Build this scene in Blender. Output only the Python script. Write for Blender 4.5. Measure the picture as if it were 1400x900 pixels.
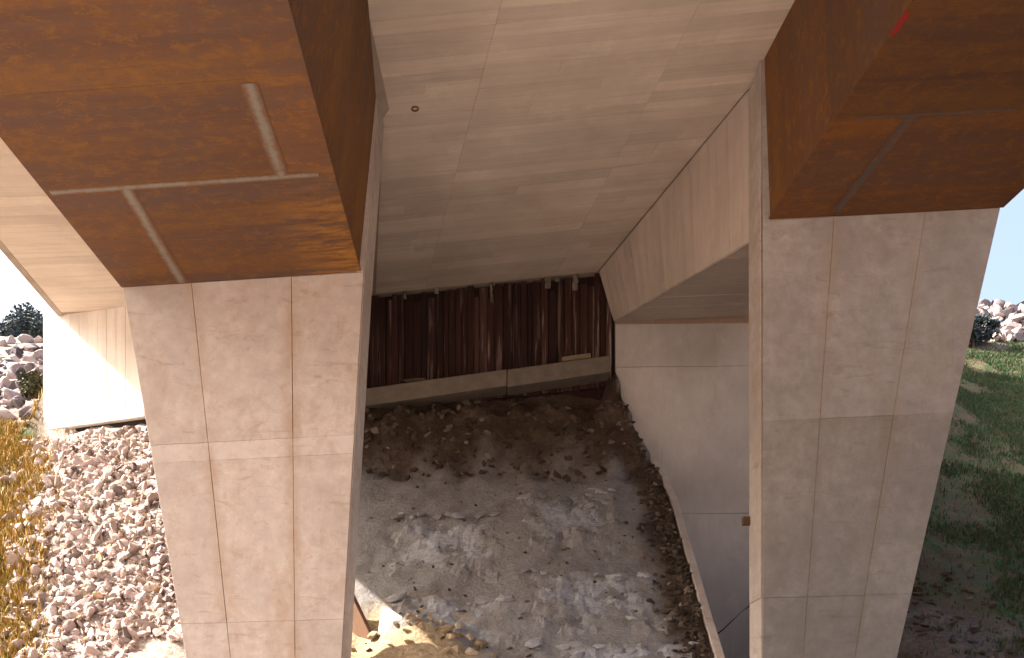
import bpy, bmesh, math, random
from mathutils import Vector, noise as mnoise

for _o in list(bpy.data.objects):
    bpy.data.objects.remove(_o)
SC = bpy.context.scene
COL = SC.collection
R = random.Random(7)

# ------------------------------------------------------------------ camera
EYE = 1.7                     # eye height; 'rel' heights below are metres above the eye
cam_d = bpy.data.cameras.new('camera')
cam = bpy.data.objects.new('camera', cam_d)
COL.objects.link(cam)
cam.location = (0, 0, EYE)
cam.rotation_euler = (math.radians(90), 0, 0)      # level view camera with front rise
cam_d.sensor_width = 36.0
cam_d.lens = 36.0 * 1200 / 1400
cam_d.shift_y = 560 / 1400
cam_d.clip_end = 3000
SC.camera = cam

# ------------------------------------------------------------------ sky and sun
to_sun = Vector((-1.0, 0.03, 0.945)).normalized()
elev = math.asin(to_sun.z)
azim = math.atan2(to_sun.x, to_sun.y)
world = bpy.data.worlds.new('World')
SC.world = world
world.use_nodes = True
wn = world.node_tree
bg = wn.nodes['Background']
sky = wn.nodes.new('ShaderNodeTexSky')
sky.sky_type = 'NISHITA'
sky.sun_disc = False
sky.sun_elevation = elev
sky.sun_rotation = azim
sky.air_density = 1.0
sky.dust_density = 10.0
sky.ozone_density = 0.8
wn.links.new(sky.outputs[0], bg.inputs[0])
bg.inputs[1].default_value = 0.14
sun_d = bpy.data.lights.new('sun', 'SUN')
sun_d.energy = 5.0
sun_d.angle = math.radians(0.5)
sun_d.color = (1.0, 0.885, 0.76)
sun = bpy.data.objects.new('sun', sun_d)
COL.objects.link(sun)
sun.location = (-30, 0, 40)
sun.rotation_euler = (-to_sun).to_track_quat('-Z', 'Y').to_euler()
SC.view_settings.view_transform = 'Standard'
SC.view_settings.look = 'None'
SC.view_settings.gamma = 1.0
SC.view_settings.exposure = 2.03

# ------------------------------------------------------------------ helpers
def V(x, y, rel):
    return Vector((x, y, rel + EYE))

def smooth(a, b, x):
    t = min(1.0, max(0.0, (x - a) / (b - a)))
    return t * t * (3 - 2 * t)

def lerp(a, b, t):
    return a + (b - a) * t

def obj(name, verts, faces, mat, parent=None, shade_smooth=False):
    me = bpy.data.meshes.new(name)
    me.from_pydata([tuple(v) for v in verts], [], faces)
    me.materials.append(mat)
    if shade_smooth:
        for p in me.polygons:
            p.use_smooth = True
    o = bpy.data.objects.new(name, me)
    COL.objects.link(o)
    if parent is not None:
        o.parent = parent
    return o

def fix_normals(o):
    bm = bmesh.new()
    bm.from_mesh(o.data)
    bmesh.ops.recalc_face_normals(bm, faces=bm.faces)
    bm.to_mesh(o.data)
    bm.free()
    return o

def bevel(o, w, seg=1):
    bm = bmesh.new()
    bm.from_mesh(o.data)
    bmesh.ops.recalc_face_normals(bm, faces=bm.faces)
    bmesh.ops.bevel(bm, geom=list(bm.edges), offset=w, segments=seg, affect='EDGES', profile=0.5)
    bm.to_mesh(o.data)
    bm.free()
    return o

def tag(o, label, cat, group=None):
    o['label'] = label
    o['category'] = cat
    if group:
        o['group'] = group
    return o

def kind(o, k, label=None):
    o['kind'] = k
    if label:
        o['label'] = label
    return o

def thing(name, label, cat, group=None, loc=(0, 0, 0)):
    o = bpy.data.objects.new(name, None)
    COL.objects.link(o)
    o.location = loc
    o.empty_display_size = 0.3
    return tag(o, label, cat, group)

HEX = [(0, 1, 2, 3), (7, 6, 5, 4), (0, 4, 5, 1), (1, 5, 6, 2), (2, 6, 7, 3), (3, 7, 4, 0)]

def hexa(name, bottom, top, mat, parent=None, bev=0.0):
    """eight corners: four of one face, four of the opposite face"""
    o = obj(name, list(bottom) + list(top), HEX, mat, parent)
    if bev > 0:
        bevel(o, bev)
    else:
        fix_normals(o)
    return o

def patch_pieces(name, F, us, vs, n, mat, parent, gap=0.006, thick=0.02, jit=0.003, rnd=None, bev=0.0, vgap=None):
    """split a surface F(s,t) into separate pieces; n = direction the pieces face"""
    rnd = rnd or R
    out = []
    n = Vector(n).normalized()
    for j in range(len(vs) - 1):
        row = us[j] if isinstance(us[0], (list, tuple)) else us
        for i in range(len(row) - 1):
            a = F(row[i], vs[j]); b = F(row[i + 1], vs[j]); c = F(row[i + 1], vs[j + 1]); d = F(row[i], vs[j + 1])
            cen = (a + b + c + d) / 4
            off = rnd.uniform(-jit, jit)
            q = []
            eu = (b - a + c - d); ev = (d - a + c - b)
            eu.normalize(); ev.normalize()
            h = gap / 2
            hv = (gap if vgap is None else vgap) / 2
            q = [a + eu * h + ev * hv, b - eu * h + ev * hv, c - eu * h - ev * hv, d + eu * h - ev * hv]
            front = [p + n * (thick + off) for p in q]
            back = [p - n * 0.004 for p in q]
            o = hexa(name, back, front, mat, parent, bev)
            if mat.name.startswith('concrete_pier'):
                at_ = o.data.attributes.new('across', 'FLOAT', 'POINT')
                wid = (b - a).length + (c - d).length
                vals = []
                for vv in o.data.vertices:
                    p = Vector(vv.co)
                    # fraction along the piece, measured between its two side edges
                    tt = min(1.0, max(0.0, (p - a).dot(d - a) / max(1e-6, (d - a).dot(d - a))))
                    l_ = a.lerp(d, tt); r_ = b.lerp(c, tt)
                    ss = (p - l_).dot(r_ - l_) / max(1e-6, (r_ - l_).dot(r_ - l_))
                    vals.append(lerp(row[i], row[i + 1], ss) if len(row) > 2 else 2.0)
                at_.data.foreach_set('value', vals)
            out.append(o)
    return out

def fbm(p, o=4):
    return mnoise.fractal(p, 1.0, 2.0, o)

# ------------------------------------------------------------------ materials
def newmat(name):
    m = bpy.data.materials.new(name)
    m.use_nodes = True
    nt = m.node_tree
    b = nt.nodes['Principled BSDF']
    b.inputs['Specular IOR Level'].default_value = 0.25
    return m, nt, b

class N:
    """tiny node-graph helper"""
    def __init__(s, nt):
        s.nt = nt
        s.tc = nt.nodes.new('ShaderNodeTexCoord')
    def coord(s, scale=(1, 1, 1), rot=(0, 0, 0)):
        m = s.nt.nodes.new('ShaderNodeMapping')
        m.inputs['Scale'].default_value = scale
        m.inputs['Rotation'].default_value = rot
        s.nt.links.new(s.tc.outputs['Object'], m.inputs['Vector'])
        return m.outputs[0]
    def noise(s, scale, detail=5, rough=0.6, vec=None, dist=0.0):
        n = s.nt.nodes.new('ShaderNodeTexNoise')
        n.inputs['Scale'].default_value = scale
        n.inputs['Detail'].default_value = detail
        n.inputs['Roughness'].default_value = rough
        n.inputs['Distortion'].default_value = dist
        s.nt.links.new(vec if vec is not None else s.tc.outputs['Object'], n.inputs['Vector'])
        return n.outputs['Fac']
    def voro(s, scale, vec=None, feature='F1'):
        n = s.nt.nodes.new('ShaderNodeTexVoronoi')
        n.feature = feature
        n.inputs['Scale'].default_value = scale
        s.nt.links.new(vec if vec is not None else s.tc.outputs['Object'], n.inputs['Vector'])
        return n.outputs['Distance']
    def ramp(s, fac, stops):
        n = s.nt.nodes.new('ShaderNodeValToRGB')
        e = n.color_ramp.elements
        while len(e) < len(stops):
            e.new(0.5)
        for k, (p, c) in enumerate(stops):
            e[k].position = p
            e[k].color = (*c, 1) if len(c) == 3 else c
        s.nt.links.new(fac, n.inputs[0])
        return n.outputs[0]
    def val(s, fac, lo, hi, a=0.0, b=1.0):
        n = s.nt.nodes.new('ShaderNodeMapRange')
        n.inputs['From Min'].default_value = lo
        n.inputs['From Max'].default_value = hi
        n.inputs['To Min'].default_value = a
        n.inputs['To Max'].default_value = b
        s.nt.links.new(fac, n.inputs['Value'])
        return n.outputs[0]
    def mix(s, fac, a, b, mode='MIX'):
        n = s.nt.nodes.new('ShaderNodeMix')
        n.data_type = 'RGBA'
        n.blend_type = mode
        for sock, v in ((n.inputs['Factor'], fac), (n.inputs['A'], a), (n.inputs['B'], b)):
            if isinstance(v, (int, float)):
                sock.default_value = v
            elif isinstance(v, tuple):
                sock.default_value = (*v, 1)
            else:
                s.nt.links.new(v, sock)
        # colour sockets are the last ones named A/B
        ins = [i for i in n.inputs if i.type == 'RGBA']
        for sock, v in ((ins[0], a), (ins[1], b)):
            if isinstance(v, tuple):
                sock.default_value = (*v, 1)
            elif not isinstance(v, (int, float)):
                s.nt.links.new(v, sock)
        fs = [i for i in n.inputs if i.type == 'VALUE'][0]
        if isinstance(fac, (int, float)):
            fs.default_value = fac
        else:
            s.nt.links.new(fac, fs)
        return [o for o in n.outputs if o.type == 'RGBA'][0]
    def math(s, op, a, b=0.0):
        n = s.nt.nodes.new('ShaderNodeMath')
        n.operation = op
        for k, v in enumerate((a, b)):
            if isinstance(v, (int, float)):
                n.inputs[k].default_value = v
            else:
                s.nt.links.new(v, n.inputs[k])
        return n.outputs[0]
    def rand(s):
        n = s.nt.nodes.new('ShaderNodeObjectInfo')
        return n.outputs['Random']
    def island(s):
        n = s.nt.nodes.new('ShaderNodeNewGeometry')
        return n.outputs['Random Per Island']
    def sep(s, vec=None):
        n = s.nt.nodes.new('ShaderNodeSeparateXYZ')
        s.nt.links.new(vec if vec is not None else s.tc.outputs['Object'], n.inputs[0])
        return n.outputs
    def attr(s, name):
        n = s.nt.nodes.new('ShaderNodeAttribute')
        n.attribute_name = name
        return n.outputs
    def bump(s, b, height, strength=0.3, dist=0.01):
        n = s.nt.nodes.new('ShaderNodeBump')
        n.inputs['Strength'].default_value = strength
        n.inputs['Distance'].default_value = dist
        s.nt.links.new(height, n.inputs['Height'])
        s.nt.links.new(n.outputs[0], b.inputs['Normal'])
    def link(s, a, b):
        s.nt.links.new(a, b)

def concrete(name, c1, c2, grain, stain=0.5, stain_col=(0.25, 0.17, 0.11), rnd_amt=0.10, streak=(1, 1, 1), bump=0.25, joints=None):
    m, nt, b = newmat(name)
    g = N(nt)
    big = g.noise(0.55, 4, 0.6)
    fine = g.noise(1.0, 6, 0.7, g.coord(grain))
    base = g.mix(g.val(fine, 0.3, 0.7), c1, c2)
    base = g.mix(g.val(big, 0.38, 0.66, 0.0, 0.6), base, tuple(x * 0.74 for x in c1))
    st = g.noise(1.0, 5, 0.65, g.coord(streak), 0.6)
    base = g.mix(g.val(st, 0.56, 0.74, 0.0, stain), base, stain_col)
    pale = g.noise(1.7, 4, 0.7)
    base = g.mix(g.val(pale, 0.58, 0.75, 0.0, 0.3), base, tuple(min(0.8, x * 1.25) for x in c2))
    base = g.mix(1.0, base, g.ramp(g.rand(), [(0.0, (1 - rnd_amt,) * 3), (1.0, (1 + rnd_amt * 0.3,) * 3)]), 'MULTIPLY')
    if joints:
        sa_ = g.attr('across')['Fac']
        wob = g.math('MULTIPLY', g.math('SUBTRACT', g.noise(1.0, 4, 0.7, g.coord((3, 3, 1.5))), 0.5), 0.03)
        sx = g.math('ADD', sa_, wob)
        amt = g.val(g.noise(1.0, 4, 0.7, g.coord((2.0, 2.0, 0.8))), 0.40, 0.62, 0.05, 0.75)
        for jp in joints:
            dd = g.math('ABSOLUTE', g.math('SUBTRACT', sx, jp))
            fac = g.math('MULTIPLY', g.val(dd, 0.010, 0.050, 1.0, 0.0), amt)
            base = g.mix(fac, base, stain_col)
    blot = g.noise(2.6, 6, 0.8, None, 0.4)
    base = g.mix(g.val(blot, 0.52, 0.66, 0.0, 0.42 if joints else 0.05), base, stain_col)
    blot2 = g.noise(7.0, 5, 0.8, None, 0.3)
    base = g.mix(g.val(blot2, 0.56, 0.70, 0.0, 0.35 if joints else 0.06), base, tuple(x * 0.7 for x in stain_col))
    runs = g.noise(1.0, 5, 0.8, g.coord((9.0, 9.0, 0.35)), 0.2)
    base = g.mix(g.val(runs, 0.60, 0.72, 0.0, 0.30 if joints else 0.15), base, tuple(x * 0.8 for x in stain_col))
    smudge = g.noise(1.0, 6, 0.75, g.coord((1.6, 1.6, 7.0)), 0.8)
    base = g.mix(g.val(smudge, 0.57, 0.70, 0.0, 0.45 if joints else 0.05), base, tuple(x * 0.6 for x in stain_col))
    pores = g.voro(26)
    base = g.mix(g.val(pores, 0.02, 0.10, 0.35, 0.0), base, (0.14, 0.11, 0.09))
    g.link(base, b.inputs['Base Color'])
    b.inputs['Roughness'].default_value = 0.88
    g.bump(b, g.math('ADD', fine, g.noise(40, 3, 0.7)), bump, 0.008)
    return m

M = {}
M['pier'] = concrete('concrete_pier', (0.385, 0.33, 0.297), (0.51, 0.45, 0.413), (5, 5, 5), 0.5, (0.33, 0.23, 0.165), 0.08, (1.5, 1.5, 0.45), joints=(0.285, 0.70))
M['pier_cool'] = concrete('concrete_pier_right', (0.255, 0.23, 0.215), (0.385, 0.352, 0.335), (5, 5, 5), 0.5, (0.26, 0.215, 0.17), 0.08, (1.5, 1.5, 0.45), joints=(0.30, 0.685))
M['pier_band'] = concrete('concrete_pier_band', (0.44, 0.388, 0.355), (0.54, 0.485, 0.45), (5, 5, 5), 0.3, (0.33, 0.23, 0.165), 0.05, (1.5, 1.5, 0.45), joints=(0.285, 0.70))
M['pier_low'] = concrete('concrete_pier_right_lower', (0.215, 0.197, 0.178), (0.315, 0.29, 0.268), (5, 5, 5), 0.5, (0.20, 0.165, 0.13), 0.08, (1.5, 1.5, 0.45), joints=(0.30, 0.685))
M['groove'] = concrete('concrete_joint', (0.27, 0.19, 0.135), (0.35, 0.26, 0.20), (6, 6, 6), 0.5)
M['board'] = concrete('concrete_board_marked', (0.58, 0.50, 0.42), (0.70, 0.62, 0.535), (0.9, 22, 0.9), 0.35, (0.33, 0.26, 0.20), 0.15, (0.35, 6.0, 1), 0.4)
M['web'] = concrete('concrete_web', (0.47, 0.395, 0.34), (0.56, 0.48, 0.42), (9, 9, 0.8), 0.35, (0.32, 0.24, 0.18), 0.09, (3, 3, 0.5), 0.3)
M['abut'] = concrete('concrete_abutment', (0.42, 0.388, 0.36), (0.50, 0.465, 0.435), (4, 4, 1.6), 0.4, (0.27, 0.23, 0.18), 0.07, (1.6, 1.6, 0.35))
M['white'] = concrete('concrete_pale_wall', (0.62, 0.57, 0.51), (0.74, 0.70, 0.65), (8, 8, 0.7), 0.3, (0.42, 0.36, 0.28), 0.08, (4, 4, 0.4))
M['slab'] = concrete('concrete_slab', (0.36, 0.30, 0.25), (0.45, 0.38, 0.32), (3, 3, 3), 0.4)
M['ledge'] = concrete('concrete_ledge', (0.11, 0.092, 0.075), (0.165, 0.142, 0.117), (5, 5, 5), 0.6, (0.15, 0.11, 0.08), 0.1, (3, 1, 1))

def rust(name, tint, streak, orange=0.5, corner=False):
    m, nt, b = newmat(name)
    g = N(nt)
    c = g.noise(1.0, 6, 0.65, g.coord(streak), 0.3)
    d = g.noise(0.9, 3, 0.5)
    f = g.noise(30, 4, 0.7)
    dark = tuple(x * t for x, t in zip((0.108, 0.055, 0.031), tint))
    mid = tuple(x * t for x, t in zip((0.155, 0.068, 0.027), tint))
    ora = tuple(x * t for x, t in zip((0.255, 0.114, 0.020), tint))
    pur = tuple(x * t for x, t in zip((0.128, 0.072, 0.052), tint))
    col = g.ramp(c, [(0.32, dark), (0.5, mid), (0.68, tuple((x + y) / 2 for x, y in zip(mid, ora))), (0.85, ora)])
    col = g.mix(g.val(d, 0.45, 0.7, 0.0, 0.6), col, pur)
    o2 = g.noise(1.3, 5, 0.7, g.coord((streak[0] * 0.6 + 0.2, streak[1] * 0.6, streak[2]), (0, 0, 0.5)), 1.0)
    col = g.mix(g.val(o2, 0.57, 0.72, 0.0, orange), col, ora)
    bands = g.noise(1.0, 3, 0.6, g.coord((streak[0] * 0.12, streak[1] * 0.36, streak[2] * 0.3)), 0.2)
    col = g.mix(g.val(bands, 0.51, 0.57, 0.0, 0.85), col, pur)
    col = g.mix(g.val(bands, 0.47, 0.38, 0.0, 0.45), col, ora)
    mot = g.noise(5.5, 6, 0.8, g.coord((1.0, 1.6, 1.0)), 0.5)
    col = g.mix(g.val(mot, 0.51, 0.62, 0.0, 0.8), col, ora)
    col = g.mix(g.val(mot, 0.48, 0.38, 0.0, 0.75), col, pur)
    runs = g.noise(1.0, 5, 0.8, g.coord((streak[0] * 2.2, streak[1] * 2.2, streak[2] * 1.2)), 0.3)
    col = g.mix(g.val(runs, 0.55, 0.68, 0.0, 0.6), col, dark)
    if corner:      # brighter brushed-off rust at the pier end of the flange
        xyz = g.sep()
        msk = g.math('MULTIPLY', g.val(xyz[0], -3.0, -2.15), g.val(xyz[1], 9.8, 11.0))
        br = g.noise(1.0, 4, 0.7, g.coord((1.5, 9.0, 1.0), (0, 0, 0.7)), 0.6)
        col = g.mix(g.math('MULTIPLY', msk, g.val(br, 0.42, 0.60)), col, (0.40, 0.175, 0.02))
    col = g.mix(g.val(f, 0.3, 0.75, 0.0, 0.35), col, dark)
    col = g.mix(1.0, col, g.ramp(g.rand(), [(0, (0.80, 0.82, 0.90)), (1, (1.12, 1.05, 0.95))]), 'MULTIPLY')
    g.link(col, b.inputs['Base Color'])
    b.inputs['Roughness'].default_value = 0.68
    b.inputs['Specular IOR Level'].default_value = 0.3
    g.bump(b, g.math('ADD', f, c), 0.15, 0.004)
    return m

M['rust'] = rust('weathering_steel_flange', (0.80, 0.80, 0.82), (0.5, 5.0, 1), 0.75, True)
M['rust_web'] = rust('weathering_steel_web', (0.76, 0.76, 0.72), (2.2, 2.2, 0.25), 0.35)
M['rust_dark'] = rust('weathering_steel_flange_dark', (0.72, 0.66, 0.56), (0.5, 5.0, 1), 0.4)

def weld_mat(name, c, amount):
    m, nt, b = newmat(name)
    g = N(nt)
    n = g.noise(9, 5, 0.75)
    e = g.math('ADD', g.attr('edge')['Fac'], g.math('MULTIPLY', g.math('SUBTRACT', n, 0.5), 1.4))
    col = g.mix(g.val(e, 0.15, 0.85, 0.0, 1.0), c, (0.115, 0.058, 0.031))
    col = g.mix(g.val(n, 0.5, 0.7, 0.0, amount), col, (0.20, 0.085, 0.035))
    g.link(col, b.inputs['Base Color'])
    b.inputs['Roughness'].default_value = 0.55
    b.inputs['Metallic'].default_value = 0.15
    return m
M['weld'] = weld_mat('ground_weld', (0.185, 0.172, 0.145), 0.6)
M['weld2'] = weld_mat('ground_weld_grey', (0.082, 0.072, 0.066), 0.75)

def simple(name, c1, c2, scale=(4, 4, 4), rnd=0.2, rough=0.9, bump=0.3, island=False):
    m, nt, b = newmat(name)
    g = N(nt)
    n = g.noise(1.0, 5, 0.65, g.coord(scale))
    col = g.mix(g.val(n, 0.3, 0.7), c1, c2)
    r = g.island() if island else g.rand()
    col = g.mix(1.0, col, g.ramp(r, [(0, (1 - rnd,) * 3), (1, (1 + rnd * 0.5,) * 3)]), 'MULTIPLY')
    g.link(col, b.inputs['Base Color'])
    b.inputs['Roughness'].default_value = rough
    g.bump(b, n, bump, 0.02)
    return m

def planks_mat():
    m, nt, b = newmat('stained_timber')
    g = N(nt)
    n = g.noise(1.0, 6, 0.7, g.coord((14, 14, 0.9)))
    col = g.mix(g.val(n, 0.3, 0.7), (0.018, 0.0075, 0.006), (0.046, 0.018, 0.013))
    s = g.noise(1.0, 4, 0.7, g.coord((13, 13, 0.55)), 0.3)
    col = g.mix(g.val(s, 0.56, 0.68, 0.0, 0.55), col, (0.27, 0.215, 0.19))
    col = g.mix(1.0, col, g.ramp(g.rand(), [(0, (0.55, 0.5, 0.5)), (0.8, (1.15, 1.1, 1.1)), (0.87, (1.7, 1.9, 2.0)), (1, (2.0, 2.5, 2.7))]), 'MULTIPLY')
    g.link(col, b.inputs['Base Color'])
    b.inputs['Roughness'].default_value = 0.85
    g.bump(b, n, 0.5, 0.015)
    return m
M['plank'] = planks_mat()
M['slurry'] = simple('dried_slurry', (0.10, 0.07, 0.06), (0.27, 0.23, 0.20), (12, 12, 5), 0.45)
M['timber'] = simple('raw_timber', (0.14, 0.10, 0.065), (0.23, 0.175, 0.12), (2, 14, 14))
M['timber_dark'] = simple('weathered_timber', (0.12, 0.065, 0.04), (0.20, 0.115, 0.07), (6, 6, 1.5))
M['red'] = simple('red_paint', (0.30, 0.022, 0.018), (0.20, 0.02, 0.016), (12, 12, 12))
M['bracket'] = simple('rusty_bracket', (0.15, 0.085, 0.04), (0.10, 0.055, 0.03), (20, 20, 20))
M['shade_and_crack'] = simple('shade_and_crack', (0.022, 0.02, 0.018), (0.035, 0.03, 0.027), (8, 8, 8))  # near-black colour for the painted gap shade under the wall and the crack
def patch_mat():
    m, nt, b = newmat('rough_grey_concrete')
    g = N(nt)
    n1 = g.noise(3.0, 6, 0.75)
    n2 = g.noise(16, 5, 0.75)
    grey = g.ramp(n2, [(0.3, (0.19, 0.192, 0.206)), (0.5, (0.285, 0.29, 0.312)), (0.7, (0.39, 0.395, 0.42))])
    dust = g.ramp(n1, [(0.3, (0.15, 0.135, 0.128)), (0.5, (0.215, 0.205, 0.202)), (0.72, (0.27, 0.267, 0.275))])
    k = g.math('ADD', g.attr('core')['Fac'], g.math('MULTIPLY', g.math('SUBTRACT', n1, 0.55), 2.0))
    col = g.mix(g.val(k, 0.25, 0.75), dust, grey)
    col = g.mix(g.val(g.noise(7, 4, 0.8), 0.58, 0.7, 0.0, 0.6), col, (0.11, 0.095, 0.085))
    g.link(col, b.inputs['Base Color'])
    b.inputs['Roughness'].default_value = 0.95
    g.bump(b, n2, 0.8, 0.03)
    return m
M['patch'] = patch_mat()
M['block'] = simple('broken_concrete_block', (0.17, 0.166, 0.172), (0.37, 0.366, 0.38), (9, 9, 9), 0.4, 0.95, 0.8)
M['asphalt'] = simple('asphalt', (0.045, 0.045, 0.047), (0.06, 0.058, 0.056), (20, 20, 20))

def rock_mat(name, stops, island=False, soil=(0.2, 0.14, 0.09)):
    m, nt, b = newmat(name)
    g = N(nt)
    col = g.ramp(g.island() if island else g.rand(), stops)
    n = g.noise(6, 6, 0.7)
    col = g.mix(g.val(n, 0.35, 0.75, 0.0, 0.6), col, g.mix(1.0, col, (0.62, 0.55, 0.52), 'MULTIPLY'))
    n2 = g.noise(2.5, 3, 0.6)
    col = g.mix(g.val(n2, 0.58, 0.7, 0.0, 0.35), col, soil)
    g.link(col, b.inputs['Base Color'])
    b.inputs['Roughness'].default_value = 0.93
    g.bump(b, n, 0.5, 0.03)
    return m
PINK = [(0.0, (0.12, 0.10, 0.10)), (0.15, (0.30, 0.25, 0.235)), (0.4, (0.43, 0.355, 0.335)), (0.8, (0.46, 0.38, 0.355)), (0.93, (0.55, 0.49, 0.47)), (1.0, (0.38, 0.26, 0.13))]
M['stone'] = rock_mat('riprap_stone', PINK)
M['stone_bed'] = rock_mat('riprap_stone_bed', PINK, True)
M['brownstone'] = rock_mat('earthy_stone', [(0, (0.10, 0.075, 0.055)), (0.6, (0.21, 0.165, 0.13)), (1, (0.33, 0.29, 0.26))])
M['brownstone_bed'] = rock_mat('earthy_rubble', [(0, (0.035, 0.025, 0.018)), (0.8, (0.085, 0.062, 0.045)), (1, (0.19, 0.16, 0.135))], True, (0.07, 0.045, 0.03))
M['sandstone'] = rock_mat('sandy_stone', [(0, (0.25, 0.18, 0.10)), (0.6, (0.42, 0.33, 0.21)), (1, (0.52, 0.44, 0.32))])
M['boulder'] = rock_mat('pale_boulder', [(0, (0.06, 0.055, 0.065)), (0.35, (0.16, 0.14, 0.15)), (0.6, (0.34, 0.29, 0.29)), (1, (0.50, 0.44, 0.43))])

def leaf_mat(name, stops):
    m, nt, b = newmat(name)
    g = N(nt)
    g.link(g.ramp(g.island(), stops), b.inputs['Base Color'])
    b.inputs['Roughness'].default_value = 0.75
    return m
M['drygrass'] = leaf_mat('dry_grass', [(0, (0.14, 0.11, 0.02)), (0.35, (0.27, 0.17, 0.035)), (0.8, (0.38, 0.23, 0.05)), (1, (0.14, 0.15, 0.03))])
M['greengrass'] = leaf_mat('green_grass', [(0, (0.018, 0.048, 0.018)), (0.5, (0.032, 0.076, 0.027)), (0.75, (0.055, 0.068, 0.03)), (1, (0.12, 0.08, 0.045))])
M['leafblue'] = leaf_mat('blue_green_leaves', [(0, (0.022, 0.035, 0.038)), (0.7, (0.05, 0.075, 0.085)), (1, (0.085, 0.115, 0.12))])
M['leafolive'] = leaf_mat('olive_leaves', [(0, (0.03, 0.035, 0.018)), (0.7, (0.07, 0.075, 0.035)), (1, (0.14, 0.11, 0.06))])
M['bark'] = simple('bark', (0.06, 0.045, 0.035), (0.11, 0.085, 0.065), (10, 10, 3))

def ground_mat():
    m, nt, b = newmat('hillside_ground')
    g = N(nt)
    n1 = g.noise(2.2, 6, 0.7)
    n2 = g.noise(14, 5, 0.7)
    earth = g.ramp(n1, [(0.3, (0.035, 0.020, 0.013)), (0.5, (0.065, 0.043, 0.030)), (0.7, (0.115, 0.085, 0.065))])
    dust = g.ramp(n1, [(0.3, (0.15, 0.135, 0.128)), (0.5, (0.215, 0.205, 0.202)), (0.72, (0.27, 0.267, 0.275))])
    stony = g.ramp(n2, [(0.3, (0.15, 0.115, 0.095)), (0.5, (0.36, 0.30, 0.265)), (0.7, (0.48, 0.41, 0.37))])
    sunpatch_sand = g.ramp(n2, [(0.3, (0.34, 0.25, 0.14)), (0.7, (0.56, 0.45, 0.30))])  # sandy soil, colour lifted to brighten the sun patch
    green = g.ramp(n1, [(0.3, (0.13, 0.085, 0.055)), (0.48, (0.09, 0.075, 0.04)), (0.62, (0.045, 0.08, 0.03)), (0.75, (0.04, 0.075, 0.025))])
    a = g.attr('zone')     # R dusty slope, G grass, B stones ; alpha-like second attr = sand
    s = g.sep(a['Vector'])
    col = g.mix(s[0], earth, dust)
    col = g.mix(s[1], col, green)
    col = g.mix(s[2], col, stony)
    a2 = g.attr('sandy')
    col = g.mix(a2['Fac'], col, sunpatch_sand)
    col = g.mix(g.val(n2, 0.3, 0.7, 0.45, 0.0), col, g.mix(1.0, col, (0.5, 0.45, 0.42), 'MULTIPLY'))
    g.link(col, b.inputs['Base Color'])
    b.inputs['Roughness'].default_value = 0.97
    g.bump(b, g.math('ADD', n1, n2), 0.8, 0.05)
    return m
M['ground'] = ground_mat()

# ------------------------------------------------------------------ bridge lines (rel heights)
YP = 12.0          # face of the piers
YB = 18.0          # abutment
def soffit(x, y):
    z = 8.96 + 0.10 * x + 0.075 * (y - 12)
    if x < -5.4:
        z += 0.25 * (-5.4 - x) / 3.7
    if x > 6.9:
        z += 0.10 * (x - 6.9)
    return z
def XL(y):                                   # left edge of the deck
    return -8.9 - 0.161 * (y - 15.25) if y > 10 else -8.05 - 0.03 * (y - 10)
def XR(y):
    return 9.9 - 0.2 * (y - 12) if y > 10 else 10.3 - 0.08 * (y - 10)

# ------------------------------------------------------------------ ground sheet
def bound(y):                                # right edge of the central slope (retaining wall)
    return 2.90 - 0.76 * smooth(16.7, 18.0, y)

def left_h(y):
    if y < 11.8: return -1.6 + max(y, -20) * 0.185
    if y < 18.1: return 0.58 + 0.885 * (y - 11.8)
    if y < 32: return 6.155 + 0.62 * (y - 18.1)
    return 14.8 - 0.02 * (y - 32)
def centre_h(y):
    pts = [(-20, -5.3), (11.8, 0.55), (12.5, 1.02), (17.0, 5.15), (17.55, 6.55), (17.95, 6.75), (18.12, 6.9), (18.4, 8.0), (18.8, 8.4), (24, 17.5), (29, 17.8), (34, 14), (4000, 12)]  # high hump behind the abutment is unseen, added to shade the right bank
    if y <= -20: return -5.3
    for (a, ha), (b, hb) in zip(pts, pts[1:]):
        if y <= b: return lerp(ha, hb, (y - a) / (b - a))
def right_h(y):
    if y < 13.2: return -1.6 + max(y, -20) * 0.185
    if y < 30.5: return 0.84 + 0.75 * (y - 13.2)
    if y < 33.5: return 13.82 + 0.85 * (y - 30.5)
    return 16.37 - 0.02 * (y - 33.5)
def pit_h(y):
    if y < 11.8: return centre_h(y)
    if y < 18.12: return 0.5
    if y < 18.5: return lerp(0.5, 8.0, (y - 18.12) / 0.38)
    return centre_h(y)
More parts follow.
